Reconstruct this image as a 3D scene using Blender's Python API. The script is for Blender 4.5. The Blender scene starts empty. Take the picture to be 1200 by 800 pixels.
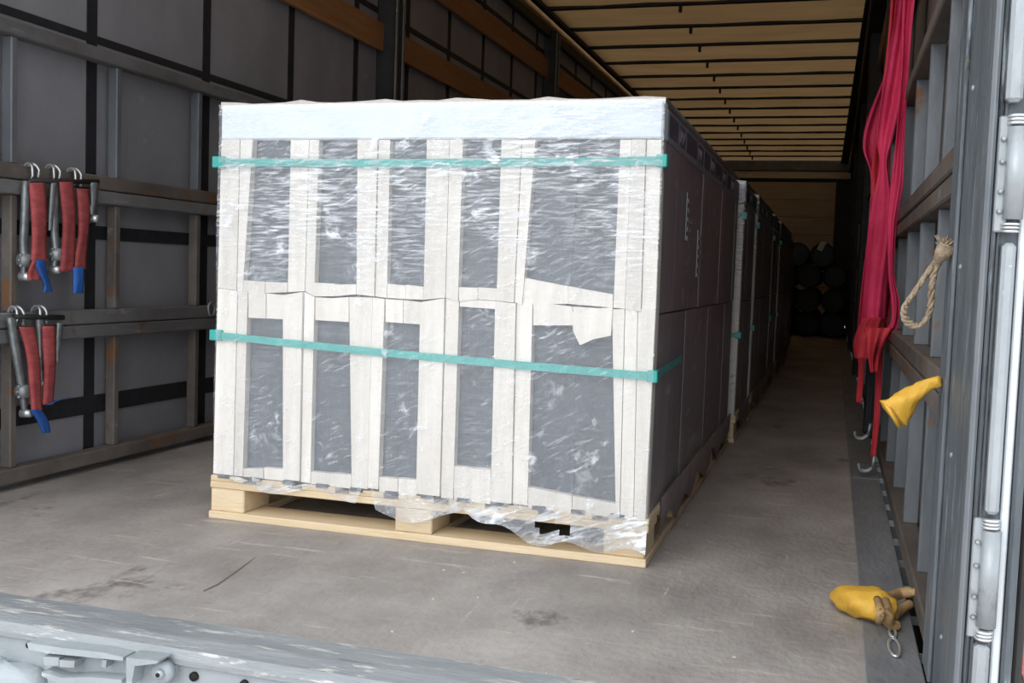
import bpy, bmesh, math, random
from mathutils import Vector, Matrix
random.seed(7)
SC = bpy.context.scene
COL = SC.collection

# ------------------------------------------------------------------ camera
F = 1235.0                                    # focal length in pixels of the 1200x800 frame
AX = ((0.95569989, 0.05249896, -0.28962318),  # world X, Y, Z seen in camera axes (right, down, forward)
      (0.29226613, -0.05257698, 0.95489066),
      (0.03490326, -0.99723594, -0.06559148))
CAM = Vector((0, 0, 0.695))
cd = bpy.data.cameras.new('camera'); cam = bpy.data.objects.new('camera', cd); COL.objects.link(cam)
cd.sensor_width = 36; cd.lens = F * 36 / 1200; cd.clip_start = 0.02; cd.clip_end = 200
m = Matrix.Identity(4)
for i in range(3):
    m[i][0] = AX[i][0]; m[i][1] = -AX[i][1]; m[i][2] = -AX[i][2]; m[i][3] = CAM[i]
cam.matrix_world = m
SC.camera = cam

# ------------------------------------------------------------------ sky and exposure
W = bpy.data.worlds.new('overcast_sky'); SC.world = W; W.use_nodes = True
bg = W.node_tree.nodes['Background']; bg.inputs[0].default_value = (0.90, 0.95, 1.0, 1); bg.inputs[1].default_value = 1.5
sd = bpy.data.lights.new('sun', 'SUN'); sd.energy = 0.9; sd.angle = math.radians(40); sd.color = (1, .96, .9)
sun = bpy.data.objects.new('sun', sd); COL.objects.link(sun)
sun.rotation_euler = (math.radians(58), 0, math.radians(-14))
SC.view_settings.view_transform = 'Standard'; SC.view_settings.look = 'None'
SC.view_settings.gamma = 1; SC.view_settings.use_curve_mapping = False
SC.view_settings.exposure = 0.4

# ------------------------------------------------------------------ helpers
def P(x, y, ax, val):
    """point where the ray of photo pixel (x, y) meets the plane axis=val"""
    v = (x - 600, y - 400, F)
    w = Vector([sum(AX[i][k] * v[k] for k in range(3)) for i in range(3)])
    return CAM + w * ((val - CAM[ax]) / w[ax])

def node_mat(name, cols, scale=3.0, stretch=(1, 1, 1), rough=.7, metal=0, bump=.15, fine=40.0, spots=None, spec=.4, trans=None):
    """principled material: ramp over stretched noise in world position, per-object tint, fine bump, optional stain colour"""
    M = bpy.data.materials.new(name); M.use_nodes = True; nt = M.node_tree; N = nt.nodes; L = nt.links
    b = N['Principled BSDF']; b.inputs['Roughness'].default_value = rough; b.inputs['Metallic'].default_value = metal
    b.inputs['Specular IOR Level'].default_value = spec
    g = N.new('ShaderNodeNewGeometry'); mp = N.new('ShaderNodeMapping'); mp.inputs['Scale'].default_value = stretch
    L.new(g.outputs['Position'], mp.inputs[0])
    n = N.new('ShaderNodeTexNoise'); n.inputs['Scale'].default_value = scale; n.inputs['Detail'].default_value = 8; n.inputs['Roughness'].default_value = .65
    L.new(mp.outputs[0], n.inputs['Vector'])
    r = N.new('ShaderNodeValToRGB'); L.new(n.outputs['Fac'], r.inputs[0])
    e = r.color_ramp.elements
    lo, hi = .32, .68
    e[0].position = lo; e[0].color = (*cols[0], 1); e[1].position = hi; e[1].color = (*cols[-1], 1)
    for i, c in enumerate(cols[1:-1]):
        k = e.new(lo + (hi - lo) * (i + 1) / (len(cols) - 1)); k.color = (*c, 1)
    out = r.outputs[0]
    for col, thr, sc, st in ([] if not spots else spots if isinstance(spots, list) else [spots]):
        mp2 = N.new('ShaderNodeMapping'); mp2.inputs['Scale'].default_value = st; L.new(g.outputs['Position'], mp2.inputs[0])
        n2 = N.new('ShaderNodeTexNoise'); n2.inputs['Scale'].default_value = sc; n2.inputs['Detail'].default_value = 6; n2.inputs['Roughness'].default_value = .7
        L.new(mp2.outputs[0], n2.inputs['Vector'])
        mr = N.new('ShaderNodeMapRange'); mr.inputs[1].default_value = thr; mr.inputs[2].default_value = thr + .07; L.new(n2.outputs['Fac'], mr.inputs[0])
        mx = N.new('ShaderNodeMix'); mx.data_type = 'RGBA'; L.new(mr.outputs[0], mx.inputs[0]); L.new(out, mx.inputs[6]); mx.inputs[7].default_value = (*col, 1)
        out = mx.outputs[2]
    oi = N.new('ShaderNodeObjectInfo'); hs = N.new('ShaderNodeHueSaturation')
    mr2 = N.new('ShaderNodeMapRange'); mr2.inputs[3].default_value = .9; mr2.inputs[4].default_value = 1.1
    L.new(oi.outputs['Random'], mr2.inputs[0]); L.new(mr2.outputs[0], hs.inputs['Value']); L.new(out, hs.inputs['Color'])
    L.new(hs.outputs[0], b.inputs['Base Color'])
    n3 = N.new('ShaderNodeTexNoise'); n3.inputs['Scale'].default_value = fine; n3.inputs['Detail'].default_value = 5; L.new(mp.outputs[0], n3.inputs['Vector'])
    bp = N.new('ShaderNodeBump'); bp.inputs['Strength'].default_value = bump; bp.inputs['Distance'].default_value = .01
    L.new(n3.outputs['Fac'], bp.inputs['Height']); L.new(bp.outputs[0], b.inputs['Normal'])
    if trans:
        t = N.new('ShaderNodeBsdfTranslucent'); L.new(hs.outputs[0], t.inputs[0])
        ms = N.new('ShaderNodeMixShader'); ms.inputs[0].default_value = trans
        L.new(b.outputs[0], ms.inputs[1]); L.new(t.outputs[0], ms.inputs[2]); L.new(ms.outputs[0], N['Material Output'].inputs[0])
    return M

def film_mat(name, base, amount, layers):
    """clear stretch film: see-through with hazy glossy wrinkles; layers of (scale, stretch, tilt, lo, hi, zone) with zone = (z from, z to) of denser stretching"""
    M = bpy.data.materials.new(name); M.use_nodes = True; nt = M.node_tree; N = nt.nodes; L = nt.links
    N.remove(N['Principled BSDF'])
    g = N.new('ShaderNodeNewGeometry')
    sx = N.new('ShaderNodeSeparateXYZ'); L.new(g.outputs['Position'], sx.inputs[0])
    def math_(op, a, b):
        k = N.new('ShaderNodeMath'); k.operation = op
        for i, v in enumerate((a, b)):
            if isinstance(v, (int, float)): k.inputs[i].default_value = v
            else: L.new(v, k.inputs[i])
        return k.outputs[0]
    def noise(sc, st, ro, det, dist):
        mp = N.new('ShaderNodeMapping'); mp.vector_type = 'TEXTURE' if False else 'POINT'
        rot = N.new('ShaderNodeVectorRotate'); rot.rotation_type = 'Y_AXIS'; rot.inputs['Angle'].default_value = ro
        L.new(g.outputs['Position'], rot.inputs['Vector'])
        mp.inputs['Scale'].default_value = st; L.new(rot.outputs[0], mp.inputs[0])
        n = N.new('ShaderNodeTexNoise'); n.inputs['Scale'].default_value = sc; n.inputs['Detail'].default_value = det; n.inputs['Roughness'].default_value = .6; n.inputs['Distortion'].default_value = dist
        L.new(mp.outputs[0], n.inputs['Vector']); return n.outputs['Fac']
    def rng(v, a, b, c=0.0, d=1.0):
        mr = N.new('ShaderNodeMapRange'); mr.inputs[1].default_value = a; mr.inputs[2].default_value = b; mr.inputs[3].default_value = c; mr.inputs[4].default_value = d
        L.new(v, mr.inputs[0]); return mr.outputs[0]
    tot = 0.0; hgt = 0.0
    for k, (sc, st, ro, lo, hi, zone, w) in enumerate(layers):
        f = noise(sc, st, ro, 4, .5)
        a = rng(f, lo, hi)
        pt = rng(noise(4.0 + k, (1, 1, 1), 0, 2, 0), .36, .60, .15, 1)
        a = math_('MULTIPLY', a, pt)
        if zone: a = math_('MULTIPLY', a, rng(sx.outputs['Z'], zone[0], zone[1], zone[2], 1))
        tot = math_('ADD', math_('MULTIPLY', a, w), tot); hgt = math_('ADD', f, hgt)
    fac = math_('ADD', math_('MULTIPLY', tot, amount), base)
    fac = math_('MINIMUM', fac, .92)
    bp = N.new('ShaderNodeBump'); bp.inputs['Strength'].default_value = 1.0; bp.inputs['Distance'].default_value = .006; L.new(hgt, bp.inputs['Height'])
    gl = N.new('ShaderNodeBsdfGlossy'); gl.inputs['Roughness'].default_value = .2; gl.inputs[0].default_value = (.95, .97, 1, 1); L.new(bp.outputs[0], gl.inputs['Normal'])
    df = N.new('ShaderNodeBsdfDiffuse'); df.inputs[0].default_value = (.80, .84, .90, 1)
    m1 = N.new('ShaderNodeMixShader'); m1.inputs[0].default_value = .3; L.new(df.outputs[0], m1.inputs[1]); L.new(gl.outputs[0], m1.inputs[2])
    tr = N.new('ShaderNodeBsdfTransparent'); tr.inputs[0].default_value = (.97, .98, .99, 1)
    m2 = N.new('ShaderNodeMixShader'); L.new(fac, m2.inputs[0]); L.new(tr.outputs[0], m2.inputs[1]); L.new(m1.outputs[0], m2.inputs[2])
    L.new(m2.outputs[0], N['Material Output'].inputs[0])
    return M

MT = {
 'floor': node_mat('scuffed_plywood', [(.21, .192, .18), (.30, .277, .262), (.39, .365, .345)], 2.2, (1.3, .9, 1), .6, bump=.35, fine=45, spots=[((.15, .135, .13), .60, 3, (1, .6, 1)), ((.44, .40, .36), .60, 7, (.4, 3.2, 1)), ((.46, .42, .38), .64, 9, (6, .35, 1)), ((.50, .46, .41), .66, 26, (1, 2, 1)), ((.13, .115, .105), .68, 18, (.5, 3, 1))]),
 'floor_steel': node_mat('worn_floor_steel', [(.19, .20, .215), (.29, .305, .325)], 7, (2, .7, 1), .5, .2, .3, spots=((.42, .43, .44), .64, 16, (3, .5, 1))),
 'curtain': node_mat('grey_tarpaulin', [(.22, .22, .24), (.28, .28, .305), (.34, .34, .37)], 1.8, (1, 1, .7), .6, bump=.25, fine=9, trans=.10, spots=[((.12, .105, .09), .69, 7, (1, 1.6, .4)), ((.40, .40, .43), .66, 5, (1, .6, 1.5)), ((.05, .045, .045), .74, 16, (1, 1.6, .5))]),
 'curtain_r': node_mat('brown_grey_tarpaulin', [(.19, .17, .155), (.25, .225, .205)], 2.2, (1, 1, .6), .6, bump=.12, fine=14, trans=.08),
 'webbing_dark': node_mat('dark_webbing', [(.012, .013, .016), (.022, .023, .027)], 20, rough=.75),
 'steel_grey': node_mat('weathered_grey_steel', [(.13, .13, .13), (.22, .22, .225)], 6, (1, .5, 1), .55, .2, .3, spots=[((.30, .30, .30), .60, 10, (1, .3, 2)), ((.17, .09, .045), .62, 6, (1, 1, 1))]),
 'steel_brown': node_mat('weathered_brown_steel', [(.10, .085, .075), (.19, .165, .145)], 6, (1, .6, .8), .65, .1, .3, spots=[((.20, .10, .05), .57, 7, (1, 1, 1)), ((.28, .25, .22), .63, 13, (1, .4, 1))]),
 'steel_dark': node_mat('dark_rail_steel', [(.015, .015, .016), (.035, .034, .034)], 6, rough=.6),
 'post_light': node_mat('pale_grey_post', [(.115, .13, .145), (.185, .20, .218)], 7, (1, 1, .4), .5, .2, .2, spots=((.20, .10, .05), .62, 8, (1, 1, .7))),
 'rear_post': node_mat('blue_grey_painted_steel', [(.09, .105, .12), (.165, .185, .205)], 9, (2, 2, .35), .5, .15, .4, spots=[((.30, .34, .38), .57, 20, (2, 2, .2)), ((.045, .053, .062), .60, 17, (1.5, 1.5, .2)), ((.26, .21, .13), .70, 9, (1, 1, .8))]),
 'galv': node_mat('galvanised_steel', [(.28, .305, .325), (.40, .43, .455)], 9, (1, 1, .5), .42, .35, .2, spots=[((.27, .29, .30), .58, 22, (1, 1, .5)), ((.6, .62, .64), .66, 30, (1, 1, 1))]),
 'white_strip': node_mat('white_painted_strip', [(.62, .66, .70), (.74, .78, .82)], 8, rough=.5),
 'wood_slat': node_mat('stained_pine', [(.24, .11, .045), (.36, .18, .075)], 4, (4, .4, 5), .6, bump=.2),
 'tarp_roof': node_mat('tan_translucent_tarpaulin', [(.44, .255, .11), (.54, .335, .15)], 1.5, (1, 3, 1), .95, bump=.1, fine=12, trans=.105, spec=.05),
 'plank': node_mat('pale_plank', [(.42, .33, .22), (.55, .44, .31)], 4, (.5, 4, 5), .6, bump=.2),
 'pale_beam': node_mat('pale_beam', [(.60, .52, .38), (.70, .62, .47)], 4, (.5, 4, 5), .6),
 'pallet_wood': node_mat('fresh_pine', [(.60, .46, .29), (.73, .60, .42)], 5, (.7, 3, 6), .65, bump=.25, spots=((.40, .28, .16), .68, 10, (.5, 2, 3))),
 'foam': node_mat('white_foam', [(.60, .655, .72), (.68, .73, .79)], 12, rough=.8, bump=.08),
 'white_board': node_mat('off_white_board', [(.68, .62, .55), (.82, .775, .715)], 6, (5, 1, .6), .65, bump=.18, spots=((.62, .55, .46), .68, 14, (3, 1, .6))),
 'slate': node_mat('dark_grey_panel', [(.075, .086, .102), (.11, .124, .145)], 6, (3, 1, .5), .5, bump=.15),
 'core': node_mat('dark_core', [(.02, .02, .02), (.03, .03, .03)], 6),
 'side_board': node_mat('brown_carton', [(.19, .155, .158), (.28, .235, .24)], 4, (1, 3, .5), .45, bump=.2),
 'band_print': node_mat('printed_sleeve', [(.20, .20, .22), (.28, .28, .31)], 5, rough=.5),
 'navy': node_mat('navy_ink', [(.02, .035, .075), (.03, .05, .10)], 8, rough=.5),
 'ink_light': node_mat('pale_ink', [(.30, .29, .30), (.36, .35, .36)], 8, rough=.6),
 'strap_teal': node_mat('teal_strapping', [(.015, .28, .25), (.03, .40, .36)], 20, (4, 1, 1), .35, bump=.15, spec=.6),
 'red_web': node_mat('red_lashing_webbing', [(.28, .045, .05), (.45, .095, .095)], 16, (1, 1, 3), .8, bump=.35, fine=160),
 'pink_web': node_mat('crimson_webbing', [(.46, .014, .065), (.76, .05, .15)], 6, (1, 1, .6), .7, bump=.25, fine=120),
 'red_dark': node_mat('bright_red_webbing', [(.42, .015, .03), (.58, .04, .06)], 6, rough=.7, bump=.25, fine=120),
 'blue_web': node_mat('blue_webbing', [(.02, .09, .36), (.04, .16, .50)], 12, rough=.7, bump=.2, fine=120),
 'zinc': node_mat('dull_zinc', [(.20, .22, .23), (.42, .45, .46)], 26, rough=.45, metal=.5, bump=.3),
 'chrome': node_mat('bright_steel', [(.6, .62, .63), (.7, .72, .73)], 20, rough=.3, metal=.7),
 'rope': node_mat('hemp_rope', [(.24, .18, .12), (.42, .335, .24)], 60, rough=.9, bump=.6, fine=220),
 'yellow': node_mat('yellow_leather', [(.56, .30, .03), (.74, .44, .06)], 12, rough=.55, bump=.35, fine=35, spots=((.30, .15, .03), .66, 18, (1, 1, 1))),
 'brown_leather': node_mat('grimy_leather', [(.26, .16, .075), (.44, .29, .14)], 16, rough=.7, bump=.4, fine=50),
 'rubber': node_mat('black_tube', [(.010, .011, .013), (.018, .019, .022)], 10, rough=.5),
 'sill': node_mat('scraped_sill', [(.20, .215, .23), (.29, .31, .325)], 4, (.8, 4, 4), .5, .15, .25, spots=[((.52, .51, .49), .56, 14, (.5, 3, 3)), ((.14, .13, .12), .64, 10, (.6, 3, 3))]),
 'sill_face': node_mat('pale_painted_frame', [(.29, .325, .35), (.38, .415, .44)], 6, rough=.55, bump=.4, spots=[((.30, .25, .20), .66, 9, (1, 1, 1)), ((.50, .52, .53), .62, 20, (.6, 1, 2))]),
 'black': node_mat('black_recess', [(.006, .006, .006), (.01, .01, .01)], 5),
 'ground': node_mat('concrete_yard', [(.50, .47, .45), (.58, .55, .53)], 1.5, rough=.9),
 'net': node_mat('red_mesh_sheet', [(.60, .12, .12), (.72, .22, .20)], 30, rough=.8, bump=.5, fine=90),
 'paper': node_mat('pale_paper', [(.50, .46, .43), (.62, .585, .55)], 30, rough=.9),
}
FILM_T = film_mat('stretch_film_front', .15, .8, [(20, (.9, 1, 8), .02, .46, .66, (.60, .80, .12), .8), (22, (1, 1, 6), .45, .56, .72, None, .6), (16, (1, 1, 1), 0, .60, .70, None, .7)])
FILM_H = film_mat('stretch_film_hem', .30, .7, [(10, (1, 1, 5), .35, .48, .66, None, 1.0), (30, (1, 1, 1), 0, .55, .7, None, .6)])
FILM_S = film_mat('stretch_film_side', .07, .30, [(8, (1, 1, 3), 0, .52, .72, None, 1.0)])

def fin(o, parent=None, inv=None):
    COL.objects.link(o)
    if parent is not None:
        o.parent = parent
        o.matrix_parent_inverse = Matrix.Translation(-ORG.get(parent.name, Vector()))
    ORG[o.name] = o.location.copy()
    return o
ORG = {}
CACHE = {}
def tag(o, label=None, cat=None, group=None, kind=None):
    for k, v in (('label', label), ('category', cat), ('group', group), ('kind', kind)):
        if v: o[k] = v
    return o
def empty(name, loc, label, cat, group=None):
    o = bpy.data.objects.new(name, None); o.location = loc; o.empty_display_size = .05
    fin(o); return tag(o, label, cat, group)
def meshobj(name, verts, faces, mat, parent=None, smooth=False):
    me = bpy.data.meshes.new(name); me.from_pydata([tuple(v) for v in verts], [], faces); me.materials.append(MT[mat] if isinstance(mat, str) else mat)
    bm = bmesh.new(); bm.from_mesh(me); bmesh.ops.recalc_face_normals(bm, faces=bm.faces); bm.to_mesh(me); bm.free()
    if smooth: me.polygons.foreach_set('use_smooth', [True] * len(me.polygons))
    return fin(bpy.data.objects.new(name, me), parent)
def box(name, lo, hi, mat, parent=None, bev=0.0):
    """axis-aligned box between two corners; alike boxes share one mesh"""
    s = tuple(round(abs(hi[i] - lo[i]), 4) for i in range(3))
    key = (s, mat, bev)
    if key not in CACHE:
        bm = bmesh.new(); bmesh.ops.create_cube(bm, size=1)
        for v in bm.verts: v.co = Vector((v.co.x * s[0], v.co.y * s[1], v.co.z * s[2]))
        if bev: bmesh.ops.bevel(bm, geom=bm.edges[:], offset=min(bev, min(s) * .45), segments=1, affect='EDGES')
        me = bpy.data.meshes.new(name); bm.to_mesh(me); bm.free(); me.materials.append(MT[mat]); CACHE[key] = me
    o = bpy.data.objects.new(name, CACHE[key]); o.location = [(lo[i] + hi[i]) / 2 for i in range(3)]
    return fin(o, parent)
def prism(name, poly, axis, a, b, mat, parent=None):
    """polygon of world points extruded along an axis between a and b"""
    n = len(poly); vs = []
    for val in (a, b):
        for p in poly:
            q = list(p); q[axis] = val; vs.append(q)
    fs = [list(range(n)), list(range(2 * n - 1, n - 1, -1))] + [[i, (i + 1) % n, n + (i + 1) % n, n + i] for i in range(n)]
    return meshobj(name, vs, fs, mat, parent)
def tube(name, pts, r, mat, parent=None, seg=8, closed=False, cap=True):
    """swept tube along points; r is a number or a list"""
    pts = [Vector(p) for p in pts]; n = len(pts); vs = []; fs = []
    ref = Vector((0, 0, 1))
    for i, p in enumerate(pts):
        a = pts[(i - 1) % n] if (closed or i) else p; b = pts[(i + 1) % n] if (closed or i < n - 1) else p
        t = (b - a).normalized()
        u = t.cross(ref)
        if u.length < .15: u = t.cross(Vector((1, 0, 0)))
        u.normalize(); w = t.cross(u)
        rr = r[i] if isinstance(r, (list, tuple)) else r
        for k in range(seg):
            an = 2 * math.pi * k / seg; vs.append(p + u * rr * math.cos(an) + w * rr * math.sin(an))
    for i in range(n if closed else n - 1):
        for k in range(seg):
            j = (i + 1) % n
            fs.append([i * seg + k, i * seg + (k + 1) % seg, j * seg + (k + 1) % seg, j * seg + k])
    if cap and not closed:
        fs.append(list(range(seg))); fs.append(list(range((n - 1) * seg, n * seg)))
    return meshobj(name, vs, fs, mat, parent, True)
def smoothpts(pts, k=6):
    """Catmull-Rom through points"""
    P0 = [Vector(p) for p in pts]; out = []
    for i in range(len(P0) - 1):
        a = P0[max(i - 1, 0)]; b = P0[i]; c = P0[i + 1]; d = P0[min(i + 2, len(P0) - 1)]
        for j in range(k):
            t = j / k
            out.append(.5 * ((2 * b) + (c - a) * t + (2 * a - 5 * b + 4 * c - d) * t * t + (3 * b - a - 3 * c + d) * t ** 3))
    return out + [P0[-1]]
def ribbon(name, rows, th, mat, parent=None, cols=5, ripple=0.0, nrm=(0, -1, 0), seed=0, k=5):
    """cloth band: rows of (left point, right point), rippled along nrm and thickened"""
    rnd = random.Random(seed)
    Ls = smoothpts([r[0] for r in rows], k); Rs = smoothpts([r[1] for r in rows], k); n = len(Ls); vs = []; fs = []
    ph = rnd.random() * 6; nv = Vector(nrm)
    for side in (0, 1):
        for i in range(n):
            for c in range(cols):
                t = c / (cols - 1)
                off = ripple * (math.sin(t * 5.2 + ph + i * .11) + .45 * math.sin(t * 13 + ph * 3 + i * .07) + .5 * math.sin(i * .45 + ph * 2 + t * 2))
                vs.append(Ls[i].lerp(Rs[i], t) + nv * (off + th * (side - .5)))
    o = n * cols
    for i in range(n - 1):
        for c in range(cols - 1):
            a = i * cols + c
            fs.append([a, a + 1, a + cols + 1, a + cols]); fs.append([o + a, o + a + cols, o + a + cols + 1, o + a + 1])
    for i in range(n - 1):
        for c in (0, cols - 1):
            a = i * cols + c; fs.append([a, a + cols, o + a + cols, o + a])
    for c in range(cols - 1):
        for i in (0, n - 1):
            a = i * cols + c; fs.append([a, a + 1, o + a + 1, o + a])
    return meshobj(name, vs, fs, mat, parent, True)
def struct(o): o['kind'] = 'structure'; return o

# ------------------------------------------------------------------ setting
Y0, Y1 = 1.725, 18.95
XLW = -2.36; XRW = .262
g = struct(box('ground', (-30, -30, -1.3), (30, 60, -1.2), 'ground'))
fl = struct(box('floor', (-2.37, Y0, -.03), (.09, Y1, 0), 'floor'))
# side channel of the floor: steel strips laid end to end along the right edge
y = Y0 - .02
for L_ in (2.24, 2.3, 2.3, 2.3, 2.3, 2.3, 2.3, 1.2):
    box('steel_strip', (.09, y, -.03), (.19, y + L_ - .004, .003), 'floor_steel', fl, .002); y += L_
box('shade_underframe', (-2.40, Y0 + .02, -.16), (.30, Y1, -.09), 'black', fl)  # black underframe box, added so the gap beside the strips reads as shade
for i in range(60):
    yy = 1.9 + i * .12
    if i % 2 == 0: box('gap_spacer', (.19, yy, -.03), (.232, yy + .006, -.012), 'galv', fl)

box('edge_strip', (-2.37, Y0 - .001, -.01), (.09, Y0 + .008, .0035), 'pale_beam', fl, .002)
gp = [(238, 692), (255, 684), (275, 670), (290, 659), (300, 652), (291, 660), (276, 671.5), (256, 685.5), (239, 693)]
prism('gouge', [P(a, b, 2, 0) for a, b in gp], 2, -.002, .0006, 'steel_brown', fl)
# -- left wall
wl = struct(box('wall_left', (XLW - .004, 1.66, -.03), (XLW, Y1, 2.66), 'curtain'))
for k in range(24):
    yy = 2.935 - .655 * 2 + k * .655
    if 1.68 < yy < 18.8: box('curtain_strap', (XLW, yy - .024, -.01), (XLW + .004, yy + .024, 2.62), 'webbing_dark', wl)
for z0, z1 in ((.175, .235), (.755, .80), (1.395, 1.42), (2.02, 2.05), (2.47, 2.50)):  # the one just above the top rail paints a shadow gap; the rest are webbing
    box('band_and_shade_line', (XLW, 1.68, z0), (XLW + .005, Y1 - .05, z1), 'webbing_dark', wl)
PIL = (5.22, 8.46, 11.7, 14.94)
for yy in PIL:
    p = box('pillar', (XLW, yy - .075, -.02), (-2.262, yy + .075, 2.66), 'steel_dark', wl, .008)
    for dy in (-.045, .045): box('pillar_flange', (-2.264, yy + dy - .008, 0), (-2.254, yy + dy + .008, 2.64), 'steel_grey', p)
seg = [(1.68, PIL[0] - .085)] + [(PIL[i] + .085, PIL[i + 1] - .085) for i in range(3)] + [(PIL[3] + .085, Y1 - .1)]
def dropside(wall, a, b, z0, z1, x_in, x_out, mats, postys, nm='dropside', pw=.013):
    """one framed side board: bottom and top rail with upright posts; x_in faces the hold"""
    s = 1 if x_in > x_out else -1
    d = box(nm, (min(x_in, x_out), a, z0), (max(x_in, x_out), b, z0 + .045), mats[0], wall, .004)
    box('top_rail', (min(x_in, x_out), a, z1 - .042), (max(x_in, x_out), b, z1), mats[1], d, .004)
    for yy in postys:
        if a + .03 < yy < b - .03:
            xa, xb = x_in - s * .012, x_out
            box('post', (min(xa, xb), yy - pw, z0 + .045), (max(xa, xb), yy + pw, z1 - .042), mats[2], d, .003)
PY = [2.065 + .4675 * k for k in range(36)]
for a, b in seg:
    dropside(wl, a, b, .02, .478, -2.287, -2.335, ('steel_brown', 'steel_grey', 'steel_brown'), PY)
    dropside(wl, a, b, .481, .912, -2.287, -2.335, ('steel_grey', 'steel_grey', 'steel_brown'), PY)
    dropside(wl, a, b, .915, 1.366, -2.287, -2.335, ('steel_brown', 'steel_grey', 'post_light'), PY)
    for z0, z1 in ((1.822, 1.965), (2.275, 2.43)):
        box('side_slat', (-2.345, a - .02, z0), (-2.318, b + .02, z1), 'wood_slat', wl, .003)

c = P(248, 362, 0, -2.282)
tube('lashing_ring', [(c.x, c.y + .022 * math.cos(a), c.z + .026 * math.sin(a)) for a in [2 * math.pi * k / 16 for k in range(16)]], .005, 'zinc', wl, 7, True)
# -- right wall
wr = struct(box('wall_right', (XRW, 1.70, -.03), (XRW + .004, Y1, 2.66), 'curtain_r'))
for k in range(24):
    yy = 2.72 + k * .655
    if yy < 18.8: box('curtain_strap', (XRW - .004, yy - .024, -.01), (XRW, yy + .024, 2.62), 'webbing_dark', wr)
for yy in PIL:
    box('pillar', (.165, yy - .075, -.02), (XRW, yy + .075, 2.66), 'steel_dark', wr, .008)
segr = [(2.07, PIL[0] - .085)] + seg[1:]
PYR = [2.47 + .505 * k for k in range(34)]
for a, b in segr:
    dropside(wr, a, b, .02, .492, .196, .246, ('steel_brown', 'steel_brown', 'post_light'), PYR)
    dropside(wr, a, b, .496, .906, .196, .246, ('steel_brown', 'steel_brown', 'post_light'), PYR)
    dropside(wr, a, b, .912, 1.366, .196, .246, ('steel_brown', 'steel_brown', 'post_light'), PYR)
    for z0, z1 in ((1.822, 1.965), (2.275, 2.43)):
        box('side_slat', (.222, a - .02, z0), (.248, b + .02, z1), 'wood_slat', wr, .003)

# -- roof: tan tarpaulin bays between cross bows
ZR = 2.75
cl = struct(box('ceiling', (-2.36, 1.66, ZR + .07), (-2.25, Y1, ZR + .10), 'steel_dark'))
box('roof_rail', (-2.345, 1.66, 2.60), (-2.30, Y1, 2.672), 'steel_dark', cl, .004)
box('rail_lining', (-2.352, 1.66, 2.672), (-2.345, Y1, 2.83), 'tarp_roof', cl)
box('roof_rail', (-2.30, 1.66, 2.735), (-2.255, Y1, 2.775), 'steel_dark', cl, .004)
box('roof_rail', (.135, 1.66, 2.56), (.262, Y1, 2.80), 'steel_dark', cl, .01)
prism('roof_rail', [(.175, 1.66, 0), (-.008, Y1, 0), (.12, Y1, 0), (.2, 1.66, 0)], 2, 2.72, 2.76, 'steel_dark', cl)
BO = .715; nb = 24
for k in range(nb):
    ya = 1.70 + k * BO; yb = ya + BO
    if ya > Y1 - .15: break
    yb = min(yb, Y1 - .05)
    # a bay hangs in a slight belly between its two bows
    vs = []; fs = []; nx, ny = 7, 5
    for j in range(ny):
        t = j / (ny - 1)
        for i in range(nx):
            x = -2.27 + i * (2.45 / (nx - 1)); sx = i / (nx - 1)
            vs.append((x, ya + (yb - ya) * t, ZR + .028 - .018 * math.sin(math.pi * t) * math.sin(math.pi * min(1, max(0, sx))) + .004 * math.sin(3 * i + k)))
    for j in range(ny - 1):
        for i in range(nx - 1):
            a = j * nx + i; fs.append([a, a + 1, a + nx + 1, a + nx])
    meshobj('tarpaulin_bay', vs, fs, 'tarp_roof', cl, True)
    b = box('roof_bow', (-2.27, ya - .022, ZR + .004), (.16, ya + .022, ZR + .034), 'steel_dark', cl, .004)
    cx = -1.10 - .014 * k
    box('fold_strap', (cx - .011, ya - .02, ZR - .045), (cx + .011, ya + .02, ZR + .006), 'webbing_dark', b)

# -- front bulkhead at the far end
we = struct(box('wall_end', (-2.36, Y1, -.03), (.262, Y1 + .03, 2.85), 'steel_dark'))
box('header_beam', (-2.30, Y1 - .12, 2.60), (.20, Y1, 2.77), 'steel_grey', we, .006)
box('pale_beam', (-2.30, Y1 - .09, 2.47), (.17, Y1, 2.592), 'pale_beam', we, .006)
zz = .02
for hgt in (.30, .30, .30, .30, .30, .30, .30, .30):
    box('plank', (-2.30, Y1 - .03, zz), (-.06, Y1, zz + hgt - .006), 'plank', we, .004); zz += hgt

# -- rear frame: sill with its latch, right corner post with hinges, folded door
prof = [(1.728, -.004), (1.728, .0045), (1.645, .0045), (1.612, -.004), (1.600, -.018), (1.600, -.028), (1.622, -.032), (1.622, -.04)]
vs = []; fs = []
xs = [-2.42 + i * .1 for i in range(28)]
for x in xs:
    for (py, pz) in prof: vs.append((x, py, pz))
npf = len(prof)
for i in range(len(xs) - 1):
    for j in range(npf - 1):
        a = i * npf + j; fs.append([a, a + 1, a + npf + 1, a + npf])
    fs.append([i * npf + npf - 1, i * npf, (i + 1) * npf, (i + 1) * npf + npf - 1])
sill = struct(meshobj('trim_1', vs, fs, 'sill'))
face = box('sill_face', (-2.42, 1.612, -.34), (.28, 1.66, -.03), 'sill_face', sill, .004)
for (px, py, r) in ((228, 792, .0085), (35, 755, .006), (287, 801, .008), (340, 815, .008)):
    c = P(px, py, 1, 1.611)
    tube('bolt_hole', [(c.x, 1.606, c.z), (c.x, 1.615, c.z)], r, 'black', face, 12)
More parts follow.
